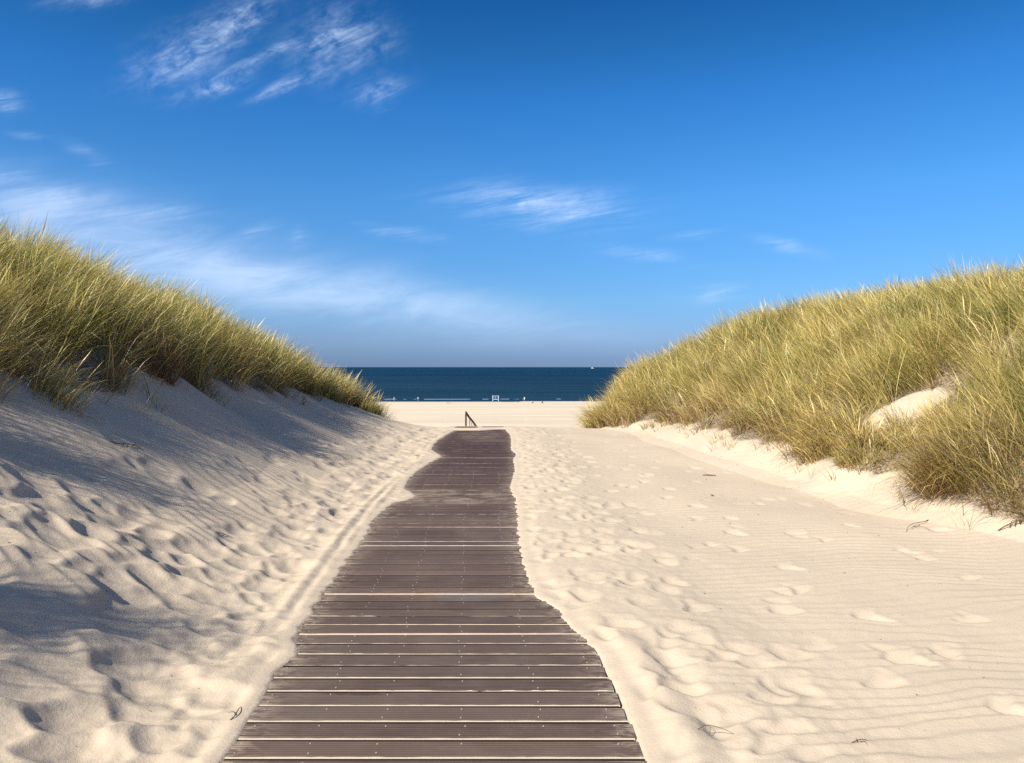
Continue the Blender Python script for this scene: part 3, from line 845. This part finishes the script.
# ------------------------------------------------------------------ things on the beach
def beach(px, Y): return (px - 512) / F * Y
def person(label, px, Y, pose, shirt, trousers, rz=0):
    """one continuous skinned figure; hair, shirt and trousers are its children"""
    x = beach(px, Y)
    if pose == 'stand':
        V = {'pel': (0, 0, .95, .15), 'wa': (0, 0, 1.1, .135), 'ch': (0, 0, 1.32, .16), 'nk': (0, 0, 1.48, .06), 'hd': (0, .02, 1.60, .10), 'tp': (0, .02, 1.70, .08),
             'hl': (-.1, 0, .88, .10), 'kl': (-.12, .05, .50, .065), 'al': (-.13, .0, .08, .045), 'fl': (-.13, .14, .04, .04),
             'hr': (.1, 0, .88, .10), 'kr': (.12, -.03, .50, .065), 'ar': (.13, -.08, .08, .045), 'fr': (.13, .06, .04, .04),
             'sl': (-.19, 0, 1.40, .065), 'el': (-.25, .02, 1.13, .045), 'wl': (-.25, .10, .90, .03), 'ml': (-.25, .14, .82, .035),
             'sr': (.19, 0, 1.40, .065), 'er': (.25, -.02, 1.13, .045), 'wr': (.26, .05, .90, .03), 'mr': (.26, .07, .82, .035)}
    else:
        V = {'pel': (0, 0, .14, .15), 'wa': (0, -.04, .30, .14), 'ch': (0, -.04, .52, .16), 'nk': (0, 0, .68, .06), 'hd': (0, .04, .80, .10), 'tp': (0, .04, .90, .08),
             'hl': (-.1, .06, .15, .10), 'kl': (-.14, .42, .42, .065), 'al': (-.13, .62, .08, .045), 'fl': (-.13, .76, .04, .04),
             'hr': (.1, .06, .15, .10), 'kr': (.14, .42, .42, .065), 'ar': (.13, .62, .08, .045), 'fr': (.13, .76, .04, .04),
             'sl': (-.19, -.02, .60, .065), 'el': (-.26, .14, .42, .045), 'wl': (-.17, .34, .44, .03), 'ml': (-.12, .42, .49, .035),
             'sr': (.19, -.02, .60, .065), 'er': (.26, .14, .42, .045), 'wr': (.17, .34, .44, .03), 'mr': (.12, .42, .49, .035)}
    Ed = [('pel', 'wa'), ('wa', 'ch'), ('ch', 'nk'), ('nk', 'hd'), ('hd', 'tp'), ('pel', 'hl'), ('hl', 'kl'), ('kl', 'al'), ('al', 'fl'), ('pel', 'hr'), ('hr', 'kr'), ('kr', 'ar'), ('ar', 'fr'),
          ('ch', 'sl'), ('sl', 'el'), ('el', 'wl'), ('wl', 'ml'), ('ch', 'sr'), ('sr', 'er'), ('er', 'wr'), ('wr', 'mr')]
    def grow(name, keys, mat, extra):
        keys = [k for k in V if k in keys]; ix = {k: i for i, k in enumerate(keys)}
        me = bpy.data.meshes.new(name)
        me.from_pydata([V[k][:3] for k in keys], [(ix[a], ix[b]) for a, b in Ed if a in ix and b in ix], [])
        o = link(name, me, None)
        o.modifiers.new('skin', 'SKIN'); sd = o.modifiers.new('sub', 'SUBSURF'); sd.levels = 1; sd.render_levels = 1
        for k in keys:
            r = V[k][3] + extra; me.skin_vertices[0].data[ix[k]].radius = (r, r)
        me.skin_vertices[0].data[0].use_root = True
        dg = bpy.context.evaluated_depsgraph_get(); dg.update()
        m2 = bpy.data.meshes.new_from_object(o.evaluated_get(dg))
        o.modifiers.clear(); o.data = m2; m2.materials.clear(); m2.materials.append(mat)
        for p in m2.polygons: p.use_smooth = True
        return o
    body = grow('person', set(V), M_skin, 0)
    sh = grow('shirt', {'ch', 'wa', 'pel', 'sl', 'sr', 'el', 'er'} , shirt, .02); sh.parent = body
    tr = grow('trousers', {'pel', 'hl', 'hr', 'kl', 'kr'}, trousers, .022); tr.parent = body
    bm = bmesh.new(); hd = V['tp']
    bmesh.ops.create_uvsphere(bm, u_segments=10, v_segments=7, radius=.115, matrix=Matrix.Translation((hd[0], hd[1] - .03, hd[2] - .02)))
    hr_ = bm_obj('hair', bm, M_hair, body, True)
    body.location = (x, Y, max(ground_z(x, Y), SEA - .12)); body.rotation_euler.z = rz
    tag(body, label, 'person', 'people down by the water')
    return body
person('person in a white top standing at the waterline, nearest the left dune', 418, 314, 'stand', M_white, M_pink, .4)
person('person all in white standing at the waterline right of the pale frame', 524.5, 313, 'stand', M_white, M_white, -.5)
person('faint person in pale pink at the waterline beside the left dune tip', 394, 313, 'stand', M_pink, M_paint, 2.4)
person('person in dark clothes sitting on the wet sand, rightmost on the beach', 542.6, 292, 'sit', M_navy, M_navy, 1.2)
person('person in beige and dark sitting left of the one in all dark clothes', 532, 293, 'sit', M_pink, M_navy, -1.0)

# pale frame at the waterline
fx, fy = beach(495.6, 312), 312
fr = empty('beach_frame', (fx, fy, ground_z(fx, fy)))
tag(fr, 'pale wooden frame of two broad posts and crossbars standing at the waterline', 'frame')
def part(name, parts, mat, par, bev=.02):
    bm = bmesh.new()
    for p in parts: box(bm, *p, None, bev)
    o = bm_obj(name, bm, mat); o.parent = par; return o
part('post', [(-1.15, 0, 1.1, .36, .3, 2.4)], M_paint, fr)
part('post', [(1.15, 0, 1.1, .36, .3, 2.4)], M_paint, fr)
part('crossbar', [(0, 0, .75, 1.86, .2, .28)], M_paint, fr)
part('crossbar', [(0, 0, 2.15, 1.86, .2, .16)], M_paint, fr)
part('upright', [(0, 0, 1.40, .14, .12, 1.0)], M_paint, fr)

# low white beach shelter
sx, sy = beach(448.7, 292), 292
sh = empty('beach_shelter', (sx, sy, ground_z(sx, sy)))
tag(sh, 'low white beach shelter on the sand, left of the handrail', 'shelter')
bm = bmesh.new(); n = 10
pr = []
for i in range(n + 1):
    a = math.pi * i / n
    pr.append((bm.verts.new((-.85 * math.cos(a), -.4, .62 * math.sin(a))), bm.verts.new((-.85 * math.cos(a), .5, .45 * math.sin(a)))))
for i in range(n): bm.faces.new((pr[i][0], pr[i + 1][0], pr[i + 1][1], pr[i][1]))
o = bm_obj('canopy', bm, M_white, sh, True)
md = o.modifiers.new('thick', 'SOLIDIFY'); md.thickness = .02
part('ground_sheet', [(0, .05, .02, 1.6, 1.0, .03)], M_navy, sh, 0)

# white ship on the horizon
shx = beach(592.5, 7000); ship = empty('ship', (shx, 7000, SEA)); ship.scale = (.62, .62, .62)
tag(ship, 'tiny white ship on the horizon near the right dune', 'ship')
bm = bmesh.new()
hull = [(-26, 0), (-24, 4), (20, 4), (28, 0), (24, -4), (-24, -4)]
lo = [bm.verts.new((a * .9, b * .8, -1)) for a, b in hull]; hi = [bm.verts.new((a, b, 4.5 if a < 20 else 6)) for a, b in hull]
bm.faces.new(lo[::-1]); bm.faces.new(hi)
for i in range(6): bm.faces.new((lo[i], lo[(i + 1) % 6], hi[(i + 1) % 6], hi[i]))
bm_obj('hull', bm, M_paint, ship)
part('deckhouse', [(-6, 0, 9.5, 16, 6, 10)], M_white, ship, .3)
part('bridge', [(-5, 0, 16.5, 9, 5, 5)], M_white, ship, .3)
part('mast', [(-5, 0, 22, .8, .8, 8)], M_white, ship, .1)

# ------------------------------------------------------------------ camera
cam = bpy.data.cameras.new('camera'); co = bpy.data.objects.new('camera', cam); C.objects.link(co)
co.location = (0, 0, EYE)
co.rotation_euler = (math.radians(90) - math.atan((763 / 2 - HZ) / F), 0, 0)
cam.sensor_width = 36; cam.lens = 36 * F / 1024; cam.clip_start = .05; cam.clip_end = 120000
scene.camera = co

# ------------------------------------------------------------------ light
EL = math.radians(38.5); SUNAZ = math.radians(180 + 48)    # clockwise from +Y: behind and to the left
sd = Vector((math.sin(SUNAZ) * math.cos(EL), math.cos(SUNAZ) * math.cos(EL), math.sin(EL)))
sl = bpy.data.lights.new('sun', 'SUN'); sl.energy = 5.0; sl.angle = math.radians(.5); sl.color = (1, .93, .80)
so = bpy.data.objects.new('sun', sl); C.objects.link(so)
so.rotation_euler = sd.to_track_quat('Z', 'Y').to_euler(); so.location = (-20, -20, 30)

w = bpy.data.worlds.new('World'); scene.world = w; w.use_nodes = True
nt = w.node_tree; nt.nodes.clear()
out = nt.nodes.new('ShaderNodeOutputWorld'); bg = nt.nodes.new('ShaderNodeBackground')
sky = nt.nodes.new('ShaderNodeTexSky'); sky.sky_type = 'NISHITA'; sky.sun_disc = False
sky.sun_elevation = EL; sky.sun_rotation = SUNAZ
sky.air_density = 1.0; sky.dust_density = .3; sky.ozone_density = 3.0; sky.altitude = 0
tc = nt.nodes.new('ShaderNodeTexCoord')
sp = nt.nodes.new('ShaderNodeSeparateXYZ'); nt.links.new(tc.outputs['Generated'], sp.inputs[0])
X, Y, Z = sp.outputs
Ys = math_node(nt, 'MAXIMUM', Y, .05)
U = math_node(nt, 'DIVIDE', X, Ys); V = math_node(nt, 'DIVIDE', Z, Ys)
elev = math_node(nt, 'ARCSINE', Z)
cr_ = nt.nodes.new('ShaderNodeValToRGB'); nt.links.new(math_node(nt, 'MULTIPLY', elev, 1 / math.radians(60)), cr_.inputs[0])
SKYRAMP = [(.010, (.31, .50, 1.09)), (.032, (.41, .60, 1.12)), (.083, (.463, .79, 1.217)), (.203, (.406, .958, 1.458)), (.262, (.314, .908, 1.45)), (.318, (.228, .843, 1.45)), (.375, (.155, .70, 1.19)), (.43, (.10, .58, 1.10)), (.7, (.86, 1.0, 1.18)), (1.0, (1.1, 1.15, 1.28))]
for i, (p, c) in enumerate(SKYRAMP):
    e = cr_.color_ramp.elements[i] if i < 2 else cr_.color_ramp.elements.new(p)
    e.position = p; e.color = (*[x / 1.6 for x in c], 1)
EXTRA = 1.6 / 2 ** .7
skc = mixc(nt, 1.0, sky.outputs[0], cr_.outputs[0], 'MULTIPLY')
sc_ = nt.nodes.new('ShaderNodeVectorMath'); sc_.operation = 'SCALE'; sc_.inputs['Scale'].default_value = EXTRA
nt.links.new(skc, sc_.inputs[0]); skc = sc_.outputs[0]

def comb(a, b, c=0.0):
    n = nt.nodes.new('ShaderNodeCombineXYZ')
    for i, v in enumerate((a, b, c)):
        if hasattr(v, 'links'): nt.links.new(v, n.inputs[i])
        else: n.inputs[i].default_value = v
    return n.outputs[0]
uv = comb(U, V)
def rot_scale(ang, su, sv):
    m = nt.nodes.new('ShaderNodeMapping'); m.vector_type = 'POINT'
    vr = nt.nodes.new('ShaderNodeVectorRotate'); vr.rotation_type = 'Z_AXIS'; vr.inputs['Angle'].default_value = -ang
    nt.links.new(uv, vr.inputs['Vector'])
    m.inputs['Scale'].default_value = (su, sv, 1); nt.links.new(vr.outputs[0], m.inputs['Vector'])
    return m.outputs[0]
def ell(px, py, rx, ry, deg, amp):
    a = math.radians(deg); cu = (px - 512) / F; cv = (HZ - py) / F
    du = math_node(nt, 'SUBTRACT', Uw, cu); dv = math_node(nt, 'SUBTRACT', Vw, cv)
    p = math_node(nt, 'ADD', math_node(nt, 'MULTIPLY', du, math.cos(a) * F / rx), math_node(nt, 'MULTIPLY', dv, math.sin(a) * F / rx))
    q = math_node(nt, 'ADD', math_node(nt, 'MULTIPLY', du, -math.sin(a) * F / ry), math_node(nt, 'MULTIPLY', dv, math.cos(a) * F / ry))
    r2 = math_node(nt, 'ADD', math_node(nt, 'MULTIPLY', p, p), math_node(nt, 'MULTIPLY', q, q))
    g = math_node(nt, 'POWER', 2.718, math_node(nt, 'MULTIPLY', r2, -1.0))
    return math_node(nt, 'MULTIPLY', g, amp)
# warp
wn = nt.nodes.new('ShaderNodeTexNoise'); wn.inputs['Scale'].default_value = 9; wn.inputs['Detail'].default_value = 4
nt.links.new(rot_scale(math.radians(12), .6, 1.4), wn.inputs['Vector'])
ws = nt.nodes.new('ShaderNodeSeparateColor'); nt.links.new(wn.outputs['Color'], ws.inputs[0])
Uw = math_node(nt, 'ADD', U, math_node(nt, 'MULTIPLY', math_node(nt, 'SUBTRACT', ws.outputs[0], .5), .10))
Vw = math_node(nt, 'ADD', V, math_node(nt, 'MULTIPLY', math_node(nt, 'SUBTRACT', ws.outputs[1], .5), .035))
def group(ells):
    s = None
    for e in ells:
        g = ell(*e); s = g if s is None else math_node(nt, 'ADD', s, g)
    return s
top_g = group([(185, 60, 46, 22, 25, .75), (238, 24, 42, 18, 35, .8), (338, 45, 38, 30, 20, .8), (225, 86, 42, 6, 18, .9), (284, 89, 30, 4.5, 18, .8), (382, 96, 22, 12, 15, .6), (95, 2, 34, 8, 5, .6), (275, 58, 45, 5, 22, .7)])
mid_g = group([(515, 196, 66, 12, -4, .85), (562, 211, 66, 15, 4, .75), (540, 205, 85, 20, -4, .35), (400, 233, 36, 7, -14, .6), (640, 257, 42, 6, -10, .75), (686, 235, 27, 4.5, 8, .7), (786, 245, 26, 6, -14, .85), (716, 295, 24, 7, 2, .75),
               (8, 106, 14, 8, 5, .9), (30, 137, 14, 3.5, -10, .7), (88, 155, 20, 8, -20, .5), (305, 238, 11, 9, -40, .5), (40, 188, 60, 9, -6, .65), (150, 215, 55, 7, 4, .75), (262, 228, 20, 5, 15, .6), (60, 205, 70, 14, -8, .5)])
big_g = group([(70, 235, 110, 42, -14, .75), (190, 262, 120, 40, -12, .95), (310, 288, 110, 30, -9, .95), (430, 306, 100, 22, -7, .75), (540, 326, 120, 18, -4, .35), (20, 205, 60, 24, -10, .6)])
def streak(ang, su, sv, sc, lo, hi, det=6, rough=.6, dist=.6):
    n = nt.nodes.new('ShaderNodeTexNoise'); n.inputs['Scale'].default_value = sc; n.inputs['Detail'].default_value = det
    n.inputs['Roughness'].default_value = rough; n.inputs['Distortion'].default_value = dist
    nt.links.new(rot_scale(math.radians(ang), su, sv), n.inputs['Vector'])
    return ramp(nt, n.outputs['Fac'], lo, hi)
s1 = streak(24, .75, 4.2, 17, .34, .74, 10, .70, 1.0)
s2 = streak(9, .38, 5.0, 15, .30, .72, 10, .66, .8)
s3 = streak(8, .6, 2.6, 8, .32, .68, 9, .64)
iso = streak(20, 1.0, 1.5, 26, .30, .66, 6, .7, .4)
s1 = math_node(nt, 'ADD', math_node(nt, 'MULTIPLY', math_node(nt, 'MULTIPLY', s1, iso), .85), math_node(nt, 'MULTIPLY', iso, .28))
c1 = math_node(nt, 'MULTIPLY', math_node(nt, 'MULTIPLY', top_g, s1), .66)
s2 = math_node(nt, 'MULTIPLY', s2, math_node(nt, 'ADD', math_node(nt, 'MULTIPLY', iso, .55), .5))
c2 = math_node(nt, 'MULTIPLY', math_node(nt, 'MULTIPLY', mid_g, s2), .50)
c3 = math_node(nt, 'MULTIPLY', math_node(nt, 'MULTIPLY', big_g, math_node(nt, 'ADD', math_node(nt, 'MULTIPLY', s3, .60), .36)), .46)
cl_ = math_node(nt, 'ADD', c1, math_node(nt, 'ADD', c2, c3))
cl_ = math_node(nt, 'MINIMUM', cl_, .8)
cl_ = math_node(nt, 'MULTIPLY', cl_, math_node(nt, 'GREATER_THAN', Y, .06))
CLOUD = (4.6, 5.7, 7.6)
final = mixc(nt, cl_, skc, CLOUD)
nt.links.new(final, bg.inputs['Color']); bg.inputs['Strength'].default_value = .10
nt.links.new(bg.outputs[0], out.inputs[0])

scene.view_settings.view_transform = 'Standard'; scene.view_settings.look = 'None'
scene.view_settings.exposure = .7; scene.view_settings.gamma = 1
scene.view_settings.use_curve_mapping = False
scene.render.engine = 'CYCLES'
scene.cycles.max_bounces = 6; scene.cycles.diffuse_bounces = 3; scene.cycles.glossy_bounces = 2
scene.cycles.transmission_bounces = 4; scene.cycles.transparent_max_bounces = 4
scene.cycles.use_denoising = False
scene.cycles.use_adaptive_sampling = True
